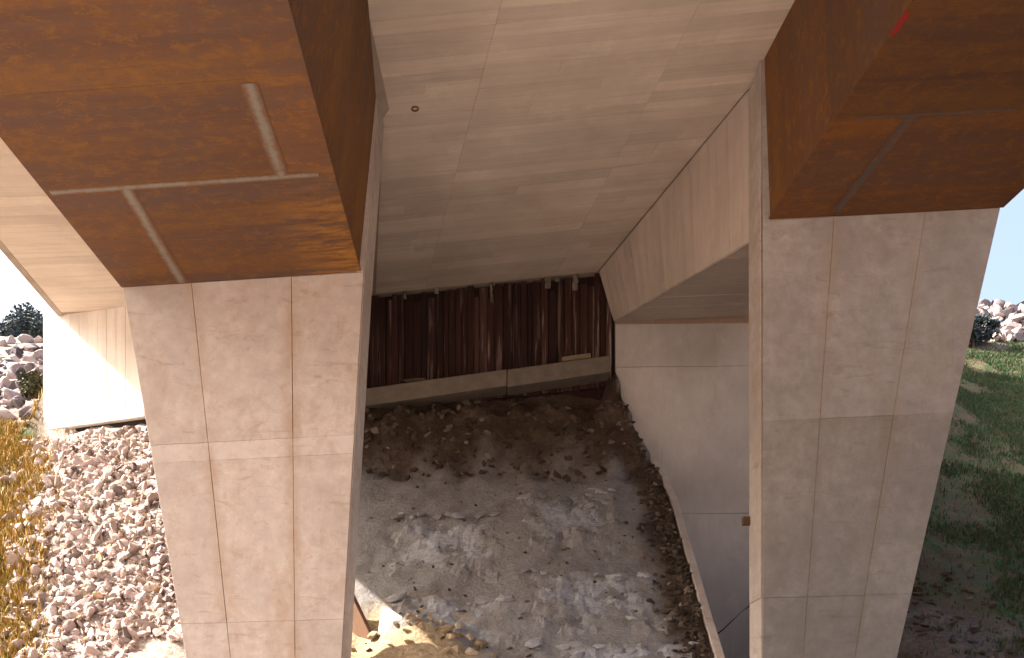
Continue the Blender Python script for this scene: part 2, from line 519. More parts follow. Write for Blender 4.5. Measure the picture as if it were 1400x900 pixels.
def ground_h(x, y, detail=True):
    ysk = y + 0.25 * max(0.0, min(4.5, x + 9.77)) * smooth(13.0, 17.4, y) * smooth(19.5, 18.6, y)
    l, c, p, r = left_h(ysk), centre_h(y), pit_h(y), right_h(y)
    wl = smooth(-5.2, -3.6, x) if y < 18.3 else smooth(-10.5, -5.5, x) if y > 20 else smooth(-10.5, -9.3, x)
    h = lerp(l, c, wl)
    bd = bound(y)
    if y < 18.12:
        h = lerp(h, p, smooth(bd + 0.03, bd + 0.14, x))
        h = lerp(h, r, smooth(5.0, 6.5, x))
    else:
        h = lerp(h, r, smooth(7.6, max(8.8, min(13.0, 8.8 + (y - 19.0) * 0.8)), x))
    if detail and -30 < x < 40 and -5 < y < 60:
        amp = 0.16
        if bd - 0.15 < x < 5 and y > 12: amp = 0.02
        h += amp * fbm(Vector((x * 0.9, y * 0.9, 0.3)), 5) * 0.6
        h += 0.05 * fbm(Vector((x * 4, y * 4, 2.0)), 3) * (1 if amp > 0.1 else 0.2)
        # rough earth face under the ledge
        if 16.5 < y < 17.9 and -4 < x < bd:
            h += 0.32 * fbm(Vector((x * 2.4, y * 2.4, 7)), 5) * smooth(16.5, 17.15, y)
        # earth banked against the corner of the back wall
        d = math.hypot((x - 2.12) / 0.34, (y - 17.9) / 0.4)
        if d < 1: h += 0.85 * (1 - d)
        # loose spoil beside the left pier
        d = math.hypot((x + 1.35) / 0.85, (y - 12.8) / 0.55)
        if d < 1: h += 0.34 * (1 - d * d) ** 1.5 + 0.07 * fbm(Vector((x * 6, y * 6, 4)), 3) * (1 - d)
    return h

def axis(fine0, fine1, step, far0, far1):
    a = []
    x = fine0
    while x < fine1 + 1e-6:
        a.append(x); x += step
    s = step
    lo = []
    x = fine0
    while x > far0:
        s *= 1.25; x -= s; lo.append(x)
    s = step
    x = a[-1]
    while x < far1:
        s *= 1.25; x += s; a.append(x)
    return lo[::-1] + a

gx = axis(-13, 14, 0.10, -900, 900)
gy = axis(10.6, 19.0, 0.09, -900, 900)
gv, zone, sandy = [], [], []
for y in gy:
    for x in gx:
        gv.append(V(x, y, ground_h(x, y)))
        n = fbm(Vector((x * 0.8, y * 0.8, 9)), 4)
        dusty = smooth(17.25, 16.8, y + 0.25 * n - 0.06 * x) * smooth(bound(y) - 0.35, bound(y) - 0.75, x + 0.35 * n)
        gl = smooth(-6.7 - (y - 12.4) * 0.48, -7.3 - (y - 12.4) * 0.48, x + n * 0.5) if y < 18.6 else 0.25
        gr = smooth(6.8, 8.3, x + 1.2 * n) * smooth(14, 16.5, y + n * 2 + (x - 7) * 0.5) if x > 0 else 0
        grass = max(gl if x < 0 else 0, gr)
        st = (smooth(-4.4, -5.2, x) if y < 18.6 else (smooth(-9, -10, x) * 0.8)) * (1 - gl if x < 0 else 1)
        if x > 5 and y < 15.5: st = max(st, 0.18 * smooth(5.4, 6.2, x) * smooth(15.6, 14.2, y + n))
        if x > 8 and y > 30.3: st, grass = 0.9, 0.0
        if bound(y) < x < 6 and y > 11.8: st = max(st, 0.9)  # unseen pit floor made pale to throw light on the abutment wall
        if y < 11.8: st = 1.0  # unseen foreground made pale to bounce light up to the soffit
        zone.append((dusty, grass, st))
        sandy.append(smooth(1.25, 0.75, math.hypot((x + 1.5) / 1.0, (y - 12.85) / 0.85)))  # covers the spoil heap, widened to paint the sun patch paler
nx = len(gx)
gf = [(j * nx + i, j * nx + i + 1, (j + 1) * nx + i + 1, (j + 1) * nx + i) for j in range(len(gy) - 1) for i in range(nx - 1)]
ground = obj('ground', gv, gf, M['ground'], None, True)
kind(ground, 'structure')
za = ground.data.attributes.new('zone', 'FLOAT_VECTOR', 'POINT')
za.data.foreach_set('vector', [c for z in zone for c in z])
sa = ground.data.attributes.new('sandy', 'FLOAT', 'POINT')
sa.data.foreach_set('value', sandy)

# ------------------------------------------------------------------ deck slab
deck = thing('bridge_deck', 'board-marked concrete deck slab spanning overhead between the two rusty girders', 'bridge deck', loc=(0, 12, EYE + 9))
def child_local(o, p):
    o.parent = p
    o.matrix_parent_inverse = p.matrix_basis.inverted()
    return o
ys = [-8 + 0.5 * k for k in range(55)]
ys = [y for y in ys if y <= 18.6]
sv, sf = [], []
for y in ys:
    xs = [XL(y), -5.4, -1.9, 0, 3.4, 6.9, XR(y)]
    for x in xs: sv.append(V(x, y, soffit(x, y) + 0.016))
    for x in xs: sv.append(V(x, y, 9.95 + 0.06 * x + 0.075 * (y - 12)))
w = 7
for j in range(len(ys) - 1):
    a, b = j * 14, (j + 1) * 14
    for i in range(6):
        sf.append((a + i, a + i + 1, b + i + 1, b + i))
        sf.append((a + 7 + i, b + 7 + i, b + 8 + i, a + 8 + i))
    sf.append((a, b, b + 7, a + 7)); sf.append((a + 6, a + 13, b + 13, b + 6))
for e in (0, (len(ys) - 1) * 14):
    sf.append(tuple(e + k for k in list(range(7)) + [13, 12, 11, 10, 9, 8, 7]))
core = fix_normals(obj('slab', sv, sf, M['slab'])); child_local(core, deck)

rb = random.Random(3)
def seamL(y): return -1.80 - 0.175 * (y - 12.3) if y > 12.3 else -1.72
c1 = lambda y: -0.45 - 0.22 * (y - 12)
c2 = lambda y: 2.10 - 0.20 * (y - 12)
c3 = lambda y: 3.40 - 0.305 * (y - 12.6) if y > 12.6 else 3.52 - 0.095 * (y - 12)
y = 7.4
rows = []
while y < 18.0:
    w_ = rb.choice((0.2, 0.24, 0.24, 0.28))
    rows.append((y, min(y + w_, 18.02))); y += w_
def board(xa, xb, xc, xd, y0, y1):
    g = 0.0018
    off = rb.uniform(0, 0.003)
    pts = [(xa + g, y0 + g), (xb - g, y0 + g), (xc - g, y1 - g), (xd + g, y1 - g)]
    lo = [V(px, py, soffit(px, py) - off) for px, py in pts]
    hi = [V(px, py, soffit(px, py) + 0.02) for px, py in pts]
    o = hexa('formwork_board_mark', lo, hi, M['board'])
    return child_local(o, deck)
for (y0, y1) in rows:
    for fa, fb in ((seamL, c1), (c1, c2), (c2, c3)):
        # random butt joint inside some bays
        if rb.random() < 0.25:
            t = rb.uniform(0.3, 0.7)
            fm = lambda yy, fa=fa, fb=fb, t=t: lerp(fa(yy), fb(yy), t)
            board(fa(y0), fm(y0), fm(y1), fa(y1), y0, y1); board(fm(y0), fb(y0), fb(y1), fm(y1), y0, y1)
        else:
            board(fa(y0), fb(y0), fb(y1), fa(y1), y0, y1)
for (y0, y1) in rows:
    if y0 > 10.5:
        a0, a1 = XL(y0) + 0.10, XL(y1) + 0.10
        y1c = min(y1, 18.0)
        board(a0, -5.42, -5.42, a1, y0, y1c)
# small drain outlet in the soffit near the left girder
dv, df = [], []
cx_, cy_ = -1.36, 12.32
for k_ in range(16):
    a_ = 6.2832 * k_ / 16
    for r_, dz_ in ((0.055, 0.010), (0.055, -0.016), (0.036, -0.016), (0.032, 0.012)):
        px, py = cx_ + r_ * math.cos(a_), cy_ + r_ * math.sin(a_)
        dv.append(V(px, py, soffit(px, py) + dz_))
for k_ in range(16):
    a_, b_ = k_ * 4, ((k_ + 1) % 16) * 4
    df += [(a_ + i, a_ + i + 1, b_ + i + 1, b_ + i) for i in range(3)]
df.append(tuple(k_ * 4 + 3 for k_ in range(16)))
dr_ = fix_normals(obj('drain_outlet', dv, df, M['bracket']))
child_local(dr_, deck)
# edge coping along the left edge
cv, cf = [], []
for y in ys:
    x = XL(y); z = soffit(x, y)
    for dx, dz in ((-0.04, 0.002), (0.09, 0.002), (0.09, 0.05), (-0.002, 0.05), (-0.002, 0.95), (-0.04, 0.95)):
        cv.append(V(x + dx, y, z + dz))
for j in range(len(ys) - 1):
    for i in range(6):
        cf.append((j * 6 + i, j * 6 + (i + 1) % 6, (j + 1) * 6 + (i + 1) % 6, (j + 1) * 6 + i))
cf.append(tuple(range(6))); cf.append(tuple((len(ys) - 1) * 6 + k for k in range(6)))
child_local(fix_normals(obj('edge_coping', cv, cf, M['slab'])), deck)

# ------------------------------------------------------------------ concrete piers
def pier(label, il, ol, thick, seams, rows_, mat, gap):
    """il/ol: (x,rel) points of the face, bottom to top; returns the thing"""
    root = thing('concrete_pier', label, 'pier', 'tapering concrete piers', loc=((il[0][0] + ol[0][0]) / 2, YP + thick / 2, EYE + il[0][1]))
    n = len(il)
    v, f = [], []
    for (x, z) in il: v.append(V(x, YP + 0.02, z))
    for (x, z) in ol: v.append(V(x, YP + 0.02, z))
    for (x, z) in il: v.append(V(x, YP + thick, z))
    for (x, z) in ol: v.append(V(x, YP + thick, z))
    for i in range(n - 1):
        f += [(i, i + 1, n + i + 1, n + i), (2 * n + i, 3 * n + i, 3 * n + i + 1, 2 * n + i + 1),
              (i, 2 * n + i, 2 * n + i + 1, i + 1), (n + i, n + i + 1, 3 * n + i + 1, 3 * n + i)]
    f += [(0, n, 3 * n, 2 * n), (n - 1, 3 * n - 1, 4 * n - 1, 2 * n - 1)]
    core = fix_normals(obj('shaft', v, f, mat)); child_local(core, root)
    return root

def face_fn(A, B, C, D):
    def F(s, t):
        return (A * (1 - s) + B * s) * (1 - t) + (D * (1 - s) + C * s) * t
    return F

def face_pieces(root, F, us, vs, n, mat, swap=None, **k):
    for i, o in enumerate(patch_pieces('concrete_panel', F, us, vs, n, mat, None, **k)):
        child_local(o, root)
        if swap and i // (len(us) - 1) in swap:
            o.data.materials[0] = swap[i // (len(us) - 1)]

def X12(u): return (u - 700) * 0.01
def R12(v): return (1010 - v) * 0.01

# left pier: face corners in metres
LB = 1075
lp_in = [(X12(457), R12(LB)), (X12(497), R12(372)), (X12(515), R12(128))]
lp_out = [(X12(284), R12(LB)), (X12(168), R12(393)), (X12(160), R12(170))]
pl = pier('wide concrete pier under the rusty girder on the left, narrowing downwards', lp_in, lp_out, 0.62, None, None, M['groove'], 0)
A, B = V(lp_out[0][0], YP + .02, lp_out[0][1]), V(lp_in[0][0], YP + .02, lp_in[0][1])
D, C = V(lp_out[1][0], YP + .02, lp_out[1][1]), V(lp_in[1][0], YP + .02, lp_in[1][1])
def vt(v, top, bot): return (bot - v) / (bot - top)
vsL = [0, vt(850, 383, LB), vt(627, 383, LB), vt(602, 383, LB), 1.0]
rp = random.Random(5)
face_pieces(pl, face_fn(A, B, C, D), [0, 0.285, 0.70, 1], vsL, (0, -1, 0), M['pier'], swap={2: M['pier_band']}, gap=0.007, vgap=0.002, thick=0.018, jit=0.003, rnd=rp, bev=0.003)
# inner side of the left pier
A2, B2 = V(lp_in[0][0], YP + .03, lp_in[0][1]), V(lp_in[0][0], YP + .62, lp_in[0][1])
D2, C2 = V(lp_in[2][0], YP + .03, lp_in[2][1]), V(lp_in[2][0], YP + .62, lp_in[2][1])
M2 = V(lp_in[1][0], YP + .03, lp_in[1][1]); N2 = V(lp_in[1][0], YP + .62, lp_in[1][1])
face_pieces(pl, face_fn(A2, B2, N2, M2), [0, 1], [0, 0.34, 0.68, 1], (1, 0, 0), M['pier'], gap=0.008, thick=0.012, jit=0.002, rnd=rp)
face_pieces(pl, face_fn(M2, N2, C2, D2), [0, 1], [0, 1], (1, 0, 0), M['pier'], gap=0.008, thick=0.012, jit=0.002, rnd=rp)
# front strip beside the girder end
face_pieces(pl, face_fn(V(lp_in[1][0] - .10, YP + .02, lp_in[1][1]), V(lp_in[1][0], YP + .02, lp_in[1][1]), V(lp_in[2][0], YP + .02, lp_in[2][1]), V(lp_in[2][0] - .06, YP + .02, lp_in[2][1])),
            [0, 1], [0, 1], (0, -1, 0), M['pier'], gap=0.004, thick=0.018, jit=0.001, rnd=rp)

rp_in = [(X12(1043), R12(LB)), (X12(1043), R12(302)), (X12(1041), R12(82))]
rp_out = [(X12(1186), R12(LB)), (X12(1368), R12(284)), (X12(1380), R12(80))]
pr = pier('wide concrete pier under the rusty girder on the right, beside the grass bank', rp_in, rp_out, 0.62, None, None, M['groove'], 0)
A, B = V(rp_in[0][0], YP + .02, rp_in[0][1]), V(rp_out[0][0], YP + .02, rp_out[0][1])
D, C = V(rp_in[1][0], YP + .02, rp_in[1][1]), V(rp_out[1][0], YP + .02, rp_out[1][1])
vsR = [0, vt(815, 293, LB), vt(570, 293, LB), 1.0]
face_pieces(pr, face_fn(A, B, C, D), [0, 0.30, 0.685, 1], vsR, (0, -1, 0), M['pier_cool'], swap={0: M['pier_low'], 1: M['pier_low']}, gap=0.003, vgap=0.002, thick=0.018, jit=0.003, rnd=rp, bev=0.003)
A2, B2 = V(rp_in[0][0], YP + .03, rp_in[0][1]), V(rp_in[0][0], YP + .62, rp_in[0][1])
D2, C2 = V(rp_in[2][0], YP + .03, rp_in[2][1]), V(rp_in[2][0], YP + .62, rp_in[2][1])
face_pieces(pr, face_fn(B2, A2, D2, C2), [0, 1], [0, 0.26, 0.5, 0.75, 1], (-1, 0, 0), M['pier'], gap=0.006, thick=0.012, jit=0.002, rnd=rp)
face_pieces(pr, face_fn(V(rp_in[1][0], YP + .02, rp_in[1][1]), V(rp_in[1][0] + .10, YP + .02, rp_in[1][1]), V(rp_in[2][0] + .08, YP + .02, rp_in[2][1]), V(rp_in[2][0], YP + .02, rp_in[2][1])),
            [0, 1], [0, 1], (0, -1, 0), M['pier_cool'], gap=0.004, thick=0.018, jit=0.001, rnd=rp)
bx = hexa('bracket', [V(3.30, 12.55, 3.18), V(3.43, 12.55, 3.18), V(3.43, 12.55, 3.06), V(3.30, 12.55, 3.06)],
          [V(3.30, 12.63, 3.18), V(3.43, 12.63, 3.18), V(3.43, 12.63, 3.06), V(3.30, 12.63, 3.06)], M['bracket'], None, 0.01)
child_local(bx, pr)

# ------------------------------------------------------------------ weathering steel box girders
def girder(label, xin, xout, zin, zout, xtop, slope, slope_top, mats, cuts, welds):
    """bottom corners at the pier face, direction dX/dY; returns thing"""
    root = thing('steel_box_girder', label, 'girder', 'weathering steel box girders', loc=((xin + xout) / 2, YP, EYE + (zin + zout) / 2))
    ye, y0 = YP + 0.0, -8.0
    def bx_(x, y): return x + slope * (y - YP)
    def bz(x):
        return zin + (x - xin) * (zout - zin) / (xout - xin)
    sgn = 1 if xout > xin else -1
    # webs and top flange strip: inner web as pieces along its length
    def T(y):
        xt = xtop + slope_top * (y - YP)
        return V(xt, y, soffit(xt, y) - 0.004)
    ycuts = [ye, 10.2, 8.0, 5.0, 1.0, -3.0, y0]
    th = 0.03
    for a, b in zip(ycuts, ycuts[1:]):
        q = [V(bx_(xin, a), a, zin + 0.028), V(bx_(xin, b), b, zin + 0.028), T(b), T(a)]
        q2 = [p + Vector((sgn * th, 0, 0)) for p in q]
        child_local(hexa('web_plate', q, q2, mats[1]), root)
    xo = xout
    for a, b in ((ye, y0),):
        q = [V(bx_(xo, a), a, zout + 0.028), V(bx_(xo, b), b, zout + 0.028), V(bx_(xo, b) + sgn * .1, b, soffit(bx_(xo, b), b) - .01), V(bx_(xo, a) + sgn * .1, a, soffit(bx_(xo, a), a) - .01)]
        q2 = [p - Vector((sgn * th, 0, 0)) for p in q]
        child_local(hexa('web_plate', q, q2, mats[1]), root)
    # top flange lip along the inner web
    q = [T(ye) + Vector((-sgn * .03, 0, -.03)), T(ye) + Vector((sgn * .2, 0, -.03)), T(y0) + Vector((sgn * .2, 0, -.03)), T(y0) + Vector((-sgn * .03, 0, -.03))]
    # bottom flange plates
    ext = 0.02
    for (ya, yb, xs) in cuts:
        for xa, xb in zip(xs, xs[1:]):
            xa_ = xa - sgn * ext if xa == xin else xa
            xb_ = xb + sgn * ext if xb == xout else xb
            g = 0.0012
            pts = [(bx_(xa_, ya) + sgn * g, ya - g), (bx_(xb_, ya) - sgn * g, ya - g), (bx_(xb_, yb) - sgn * g, yb + g), (bx_(xa_, yb) + sgn * g, yb + g)]
            src = [xa_, xb_, xb_, xa_]
            dz = R.uniform(-0.002, 0.002)
            lo = [V(px, py, bz(sx) + dz) for (px, py), sx in zip(pts, src)]
            hi = [V(px, py, bz(sx) + 0.028) for (px, py), sx in zip(pts, src)]
            child_local(hexa('flange_plate', lo, hi, mats[0], None, 0.0), root)
    for (xa, ya, xb, yb, w, mt) in welds:
        d = Vector((bx_(xb, yb) - bx_(xa, ya), yb - ya, 0)); L = d.length; d.normalize()
        n = Vector((-d.y, d.x, 0))
        k = 14
        v, f = [], []
        for i in range(k + 1):
            t = i / k
            px, py = lerp(bx_(xa, ya), bx_(xb, yb), t), lerp(ya, yb, t)
            sx = lerp(xa, xb, t)
            for s in (-1, 1):
                ww = w / 2 * 1.5 * (1 + R.uniform(-0.06, 0.06)) * 1.0
                e = n * s * ww
                zz = bz(sx + e.x)
                v.append(V(px + e.x, py + e.y, zz - 0.0045))
            v.append(V(px, py, bz(sx) - 0.007))
        for i in range(k):
            a, b = i * 3, i * 3 + 3
            f += [(a, a + 2, b + 2, b), (a + 2, a + 1, b + 1, b + 2)]
            f += [(a + 1, a, b, b + 1)]
        wo = fix_normals(obj('weld_seam', v, f, M[mt]))
        ea = wo.data.attributes.new('edge', 'FLOAT', 'POINT')
        ea.data.foreach_set('value', [1.0, 1.0, 0.0 ] * (k + 1))
        child_local(wo, root)
    return root

xi, xo = -2.09, -5.32
cuts = [(12.0, 9.92, [xi, -4.46, xo]), (9.92, 8.45, [xi, -2.66, xo]), (8.45, 6.6, [xi, xo]), (6.6, 3.0, [xi, xo]), (3.0, -2.5, [xi, xo]), (-2.5, -8, [xi, xo])]
welds = [(-2.25, 9.92, xo + .04, 9.92, 0.075, 'weld'), (-2.66, 9.90, -2.66, 8.5, 0.115, 'weld'), (-4.50, 11.98, -4.44, 9.95, 0.105, 'weld')]
gl_ = girder('rusty weathering steel box girder on the left with two pale weld strips', xi, xo, 6.39, 6.17, -1.86, -0.03, -0.10, (M['rust'], M['rust_web']), cuts, welds)
xi, xo = 3.53, 6.70
cuts = [(12.0, 10.05, [xi, 4.39, xo]), (10.05, 8.2, [xi, xo]), (8.2, 4.5, [xi, xo]), (4.5, 0, [xi, xo]), (0, -8, [xi, xo])]
welds = [(4.38, 11.9, 4.40, 10.05, 0.085, 'weld2'), (3.75, 10.05, 5.6, 10.05, 0.035, 'weld2')]
gr_ = girder('rusty weathering steel box girder on the right with a red paint mark', xi, xo, 7.10, 7.26, 3.45, -0.095, -0.085, (M['rust_dark'], M['rust_web']), cuts, welds)
# red paint daub on the flange edge of the right girder
def rx(y): return 3.51 - 0.095 * (y - 12)
v = []
for y_, a_, b_ in ((8.86, .0, .04), (8.78, -.004, .07), (8.70, .0, .055), (8.62, .0, .075), (8.55, .01, .04)):
    v += [V(rx(y_) + .0 + a_, y_, 7.10 - .005), V(rx(y_) + b_, y_, 7.10 - .003)]
red = obj('paint_mark', v + [p + Vector((0, 0, -0.003)) for p in v],
          [(i, i + 1, i + 3, i + 2) for i in range(0, 8, 2)] + [(10 + i, 12 + i, 13 + i, 11 + i) for i in range(0, 8, 2)], M['red'])
child_local(red, gr_)
red['label'] = 'red paint daub on the lower edge'

# ------------------------------------------------------------------ concrete girders behind the piers
def cgirder(label, near, far, web_mat, inner_sign):
    """near/far: (xin_top, xin_bot, xout, z_bot_in, z_bot_out) at y"""
    y0, y1 = 12.64, 18.0
    def sec(y, s):
        xt, xb, xo_, zi, zo = s
        return [V(xt, y, soffit(xt, y) + 0.0), V(xb, y, zi), V(xo_, y, zo), V(xo_, y, soffit(xo_, y) + 0.0)]
    a, b = sec(y0, near), sec(y1, far)
    root = thing('concrete_box_girder', label, 'girder', 'concrete box girders behind the piers', loc=(near[1], y0, EYE + near[3]))
    child_local(hexa('girder_body', a, b, M['slab']), root)
    k = 19
    us = [i / k for i in range(k + 1)]
    n = Vector((-inner_sign, -0.2, 0))
    for o in patch_pieces('formwork_board_mark', face_fn(a[1], b[1], b[0] - Vector((0, 0, .012)), a[0] - Vector((0, 0, .012))), us, [0, 1], n, web_mat, None, gap=0.002, thick=0.014, jit=0.0015, rnd=rp):
        child_local(o, root)
    k = 13
    vs = [i / k for i in range(k + 1)]
    for o in patch_pieces('formwork_board_mark', face_fn(a[1], a[2], b[2], b[1]), [0, 1], vs, (0, 0.2, -1), M['web'], None, gap=0.003, thick=0.012, jit=0.003, rnd=rp):
        child_local(o, root)
    return root
cgirder('pale concrete box girder running back from the right pier to the abutment', (3.42, 3.43, 6.8, 7.16, 7.3), (1.80, 2.10, 5.6, 8.56, 8.7), M['web'], 1)
cgirder('concrete box girder almost hidden behind the left pier', (-1.95, -2.02, -5.4, 6.45, 6.2), (-3.0, -3.15, -6.4, 8.2, 8.0), M['web'], -1)

# ------------------------------------------------------------------ right abutment wall
ab = thing('abutment_wall', 'grey concrete abutment wall at the back right, below the tapering box girder', 'wall', loc=(4.8, 18.0, EYE + 0.3))
q0 = [V(2.12, 18.02, 0.2), V(7.5, 18.02, 0.2), V(7.5, 18.02, 9.5), V(2.12, 18.02, 9.1)]
q1 = [p + Vector((0, 0.5, 0)) for p in q0]
child_local(hexa('wall_core', q0, q1, M['groove']), ab)
lift = [(8.50, 7.62), (7.615, 4.6), (4.595, 0.2)]
F = lambda s, t: V(lerp(2.12, 7.5, s), 18.02, t + (0.05 * s))
for k_, (zt, zb) in enumerate(lift):
    us_ = [0, 0.24, 1] if k_ == 2 else [0, 1]
    for o in patch_pieces('concrete_panel', F, us_, [zb, zt], (0, -1, 0), M['abut'], None, gap=0.006, thick=0.02, jit=0.004, rnd=rp):
        child_local(o, ab)
# diagonal crack with a real open groove edge: a thin sunken dark seam
cr = []
pts = []
r2 = random.Random(11)
for i in range(12):
    t = i / 11
    pts.append((lerp(3.55, 5.0, t), lerp(1.55, 2.85, t) + r2.uniform(-0.02, 0.02)))
v, f = [], []
for i, (x, z) in enumerate(pts):
    wv = 0.014 * (0.5 + r2.random())
    v += [V(x, 17.994, z - wv), V(x, 17.994, z + wv), V(x, 17.999, z - wv), V(x, 17.999, z + wv)]
for i in range(11):
    a = i * 4
    f += [(a, a + 4, a + 5, a + 1), (a + 1, a + 5, a + 7, a + 3), (a, a + 2, a + 6, a + 4)]
child_local(fix_normals(obj('crack', v, f, M['shade_and_crack'])), ab)

# ------------------------------------------------------------------ left abutment wall in the sun
wl_ = thing('abutment_wall', 'sunlit white concrete abutment wall at far left above the stones', 'wall', loc=(-8, 17.9, EYE + 6.2))
def wally(x): return 17.85 + 0.25 * (-7.96 - x)
xa, xb = -9.77, -4.2
zb = lambda x: 6.43 + 0.03 * (x + 9.77)
nrm = Vector((-0.25, -1, 0)).normalized()
top = lambda x: 0.03 + (8.96 + 0.1 * max(x, -9.2) + 0.075 * (wally(x) - 12) + 0.25 * (-5.4 - max(x, -9.2)) / 3.7 if x < -5.4 else soffit(x, wally(x)))
q0 = [V(xa, wally(xa), zb(xa)), V(xb, wally(xb), zb(xb)), V(xb, wally(xb), top(xb)), V(xa, wally(xa), top(xa) + 0.05)]
child_local(hexa('wall_core', q0, [p - nrm * 0.5 for p in q0], M['white']), wl_)
Fw = face_fn(*q0)
for o in patch_pieces('formwork_board_mark', Fw, [i / 26 for i in range(27)], [0, 1], nrm, M['white'], None, gap=0.004, thick=0.012, jit=0.004, rnd=rp):
    child_local(o, wl_)
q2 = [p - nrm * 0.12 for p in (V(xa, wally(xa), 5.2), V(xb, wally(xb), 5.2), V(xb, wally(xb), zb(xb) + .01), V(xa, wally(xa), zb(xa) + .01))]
child_local(hexa('gap_shade_strip', q2, [p - nrm * 0.3 for p in q2], M['shade_and_crack']), wl_)  # recessed dark strip, paints the shade line below the wall

# ------------------------------------------------------------------ timber wall, ledge
tw = thing('timber_wall', 'dark stained timber plank wall under the deck at the back', 'wall', loc=(-0.4, 18, EYE + 7))
rt = random.Random(21)
q0 = [V(-4.4, 18.16, 6.5), V(2.3, 18.16, 6.9), V(2.1, 18.16, 9.60), V(-4.4, 18.16, 8.96)]
child_local(hexa('backing_wall', q0, [p + Vector((0, .2, 0)) for p in q0], M['plank']), tw)
x = -3.6
while x < 1.95:
    w_ = rt.uniform(0.10, 0.20)
    if x + w_ > 2.05: w_ = 2.05 - x
    ztop = soffit(x, 18) - (rt.uniform(0.0, 0.05) if rt.random() < 0.75 else rt.uniform(0.08, 0.28)) - 0.01
    zbt = 6.85 + 0.10 * (x + 2.9)
    yy = 18.06 + rt.uniform(-0.035, 0.03)
    a = [V(x + .006, yy, zbt - .1), V(x + w_ - .006, yy, zbt - .1), V(x + w_ - .006, yy, ztop), V(x + .006, yy, ztop)]
    child_local(hexa('plank', a, [p + Vector((0, .06, 0)) for p in a], M['plank'], None, 0.004), tw)
    x += w_
def slurry(x, zt, L, w_, parent):
    v, f = [], []
    k = 9
    for i in range(k + 1):
        t = i / k
        j = rt.uniform(-.012, .012)
        ww = w_ * rt.uniform(.65, 1.15) * (0.55 if i == k else 1)
        yy = 18.008
        v += [V(x - ww + j, yy + .012, zt - L * t), V(x - ww * .4 + j, yy - .004, zt - L * t), V(x + ww * .5 + j, yy - .004, zt - L * t), V(x + ww + j, yy + .012, zt - L * t)]
    for i in range(k):
        a = i * 4
        f += [(a + q, a + q + 1, a + q + 5, a + q + 4) for q in range(3)]
    child_local(obj('slurry_smear', v, f, M['slurry']), parent)
for x, L, w_ in ((1.30, .34, .06), (0.93, .12, .05), (0.74, .24, .075), (-0.42, .42, .03), (-1.55, .12, .05), (-2.2, .16, .04)):
    slurry(x, soffit(x, 18) - .01, L, w_, tw)

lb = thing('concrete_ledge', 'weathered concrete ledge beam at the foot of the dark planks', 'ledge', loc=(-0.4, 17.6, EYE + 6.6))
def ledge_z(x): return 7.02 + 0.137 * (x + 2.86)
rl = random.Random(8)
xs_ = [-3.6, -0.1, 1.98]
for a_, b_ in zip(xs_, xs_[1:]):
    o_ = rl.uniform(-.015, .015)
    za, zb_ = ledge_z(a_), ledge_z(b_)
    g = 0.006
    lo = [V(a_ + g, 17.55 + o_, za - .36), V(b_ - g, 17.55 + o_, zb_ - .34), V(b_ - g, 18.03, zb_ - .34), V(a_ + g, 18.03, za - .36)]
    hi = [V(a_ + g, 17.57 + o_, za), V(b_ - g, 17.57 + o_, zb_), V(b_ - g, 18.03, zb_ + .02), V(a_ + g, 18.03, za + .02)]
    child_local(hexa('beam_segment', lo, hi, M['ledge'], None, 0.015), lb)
# ------------------------------------------------------------------ rocks
def rock_mesh(name, seed, mat, sub=2, flat=0.7):
    rr = random.Random(seed)
    bm = bmesh.new()
    bmesh.ops.create_icosphere(bm, subdivisions=sub, radius=0.5)
    off = Vector((rr.uniform(0, 50), rr.uniform(0, 50), rr.uniform(0, 50)))
    planes = [(Vector((rr.gauss(0, 1), rr.gauss(0, 1), rr.gauss(0, 1))).normalized(), rr.uniform(0.15, 0.33)) for _ in range(10)]
    for v in bm.verts:
        p = v.co.copy()
        for n, d in planes:
            k = p.dot(n)
            if k > d: p -= n * (k - d)
        p *= 1.45 + 0.2 * mnoise.noise(p * 3 + off)
        p.z *= flat
        p.x *= 1.15
        v.co = p
    me = bpy.data.meshes.new(name)
    bm.to_mesh(me)
    bm.free()
    me.materials.append(mat)
    return me

def put(name, me, loc, s, rz, tilt, label, cat, group):
    o = bpy.data.objects.new(name, me)
    o.location = loc
    o.scale = (s[0], s[1], s[2])
    o.rotation_euler = (tilt[0], tilt[1], rz)
    COL.objects.link(o)
    return tag(o, label, cat, group)

def joined(name, meshes, places, mat):
    """many stones as one stuff mesh"""
    from mathutils import Euler
    v, f = [], []
    data = [([tuple(x.co) for x in me.vertices], [tuple(p.vertices) for p in me.polygons]) for me in meshes]
    for (k, loc, s, rz, tilt) in places:
        vv, ff = data[k % len(data)]
        mt = Euler((tilt[0], tilt[1], rz)).to_matrix()
        b = len(v)
        for c in vv:
            p = mt @ Vector((c[0] * s[0], c[1] * s[1], c[2] * s[2]))
            v.append((p.x + loc[0], p.y + loc[1], p.z + loc[2]))
        f += [tuple(b + i for i in q) for q in ff]
    return obj(name, v, f, mat)

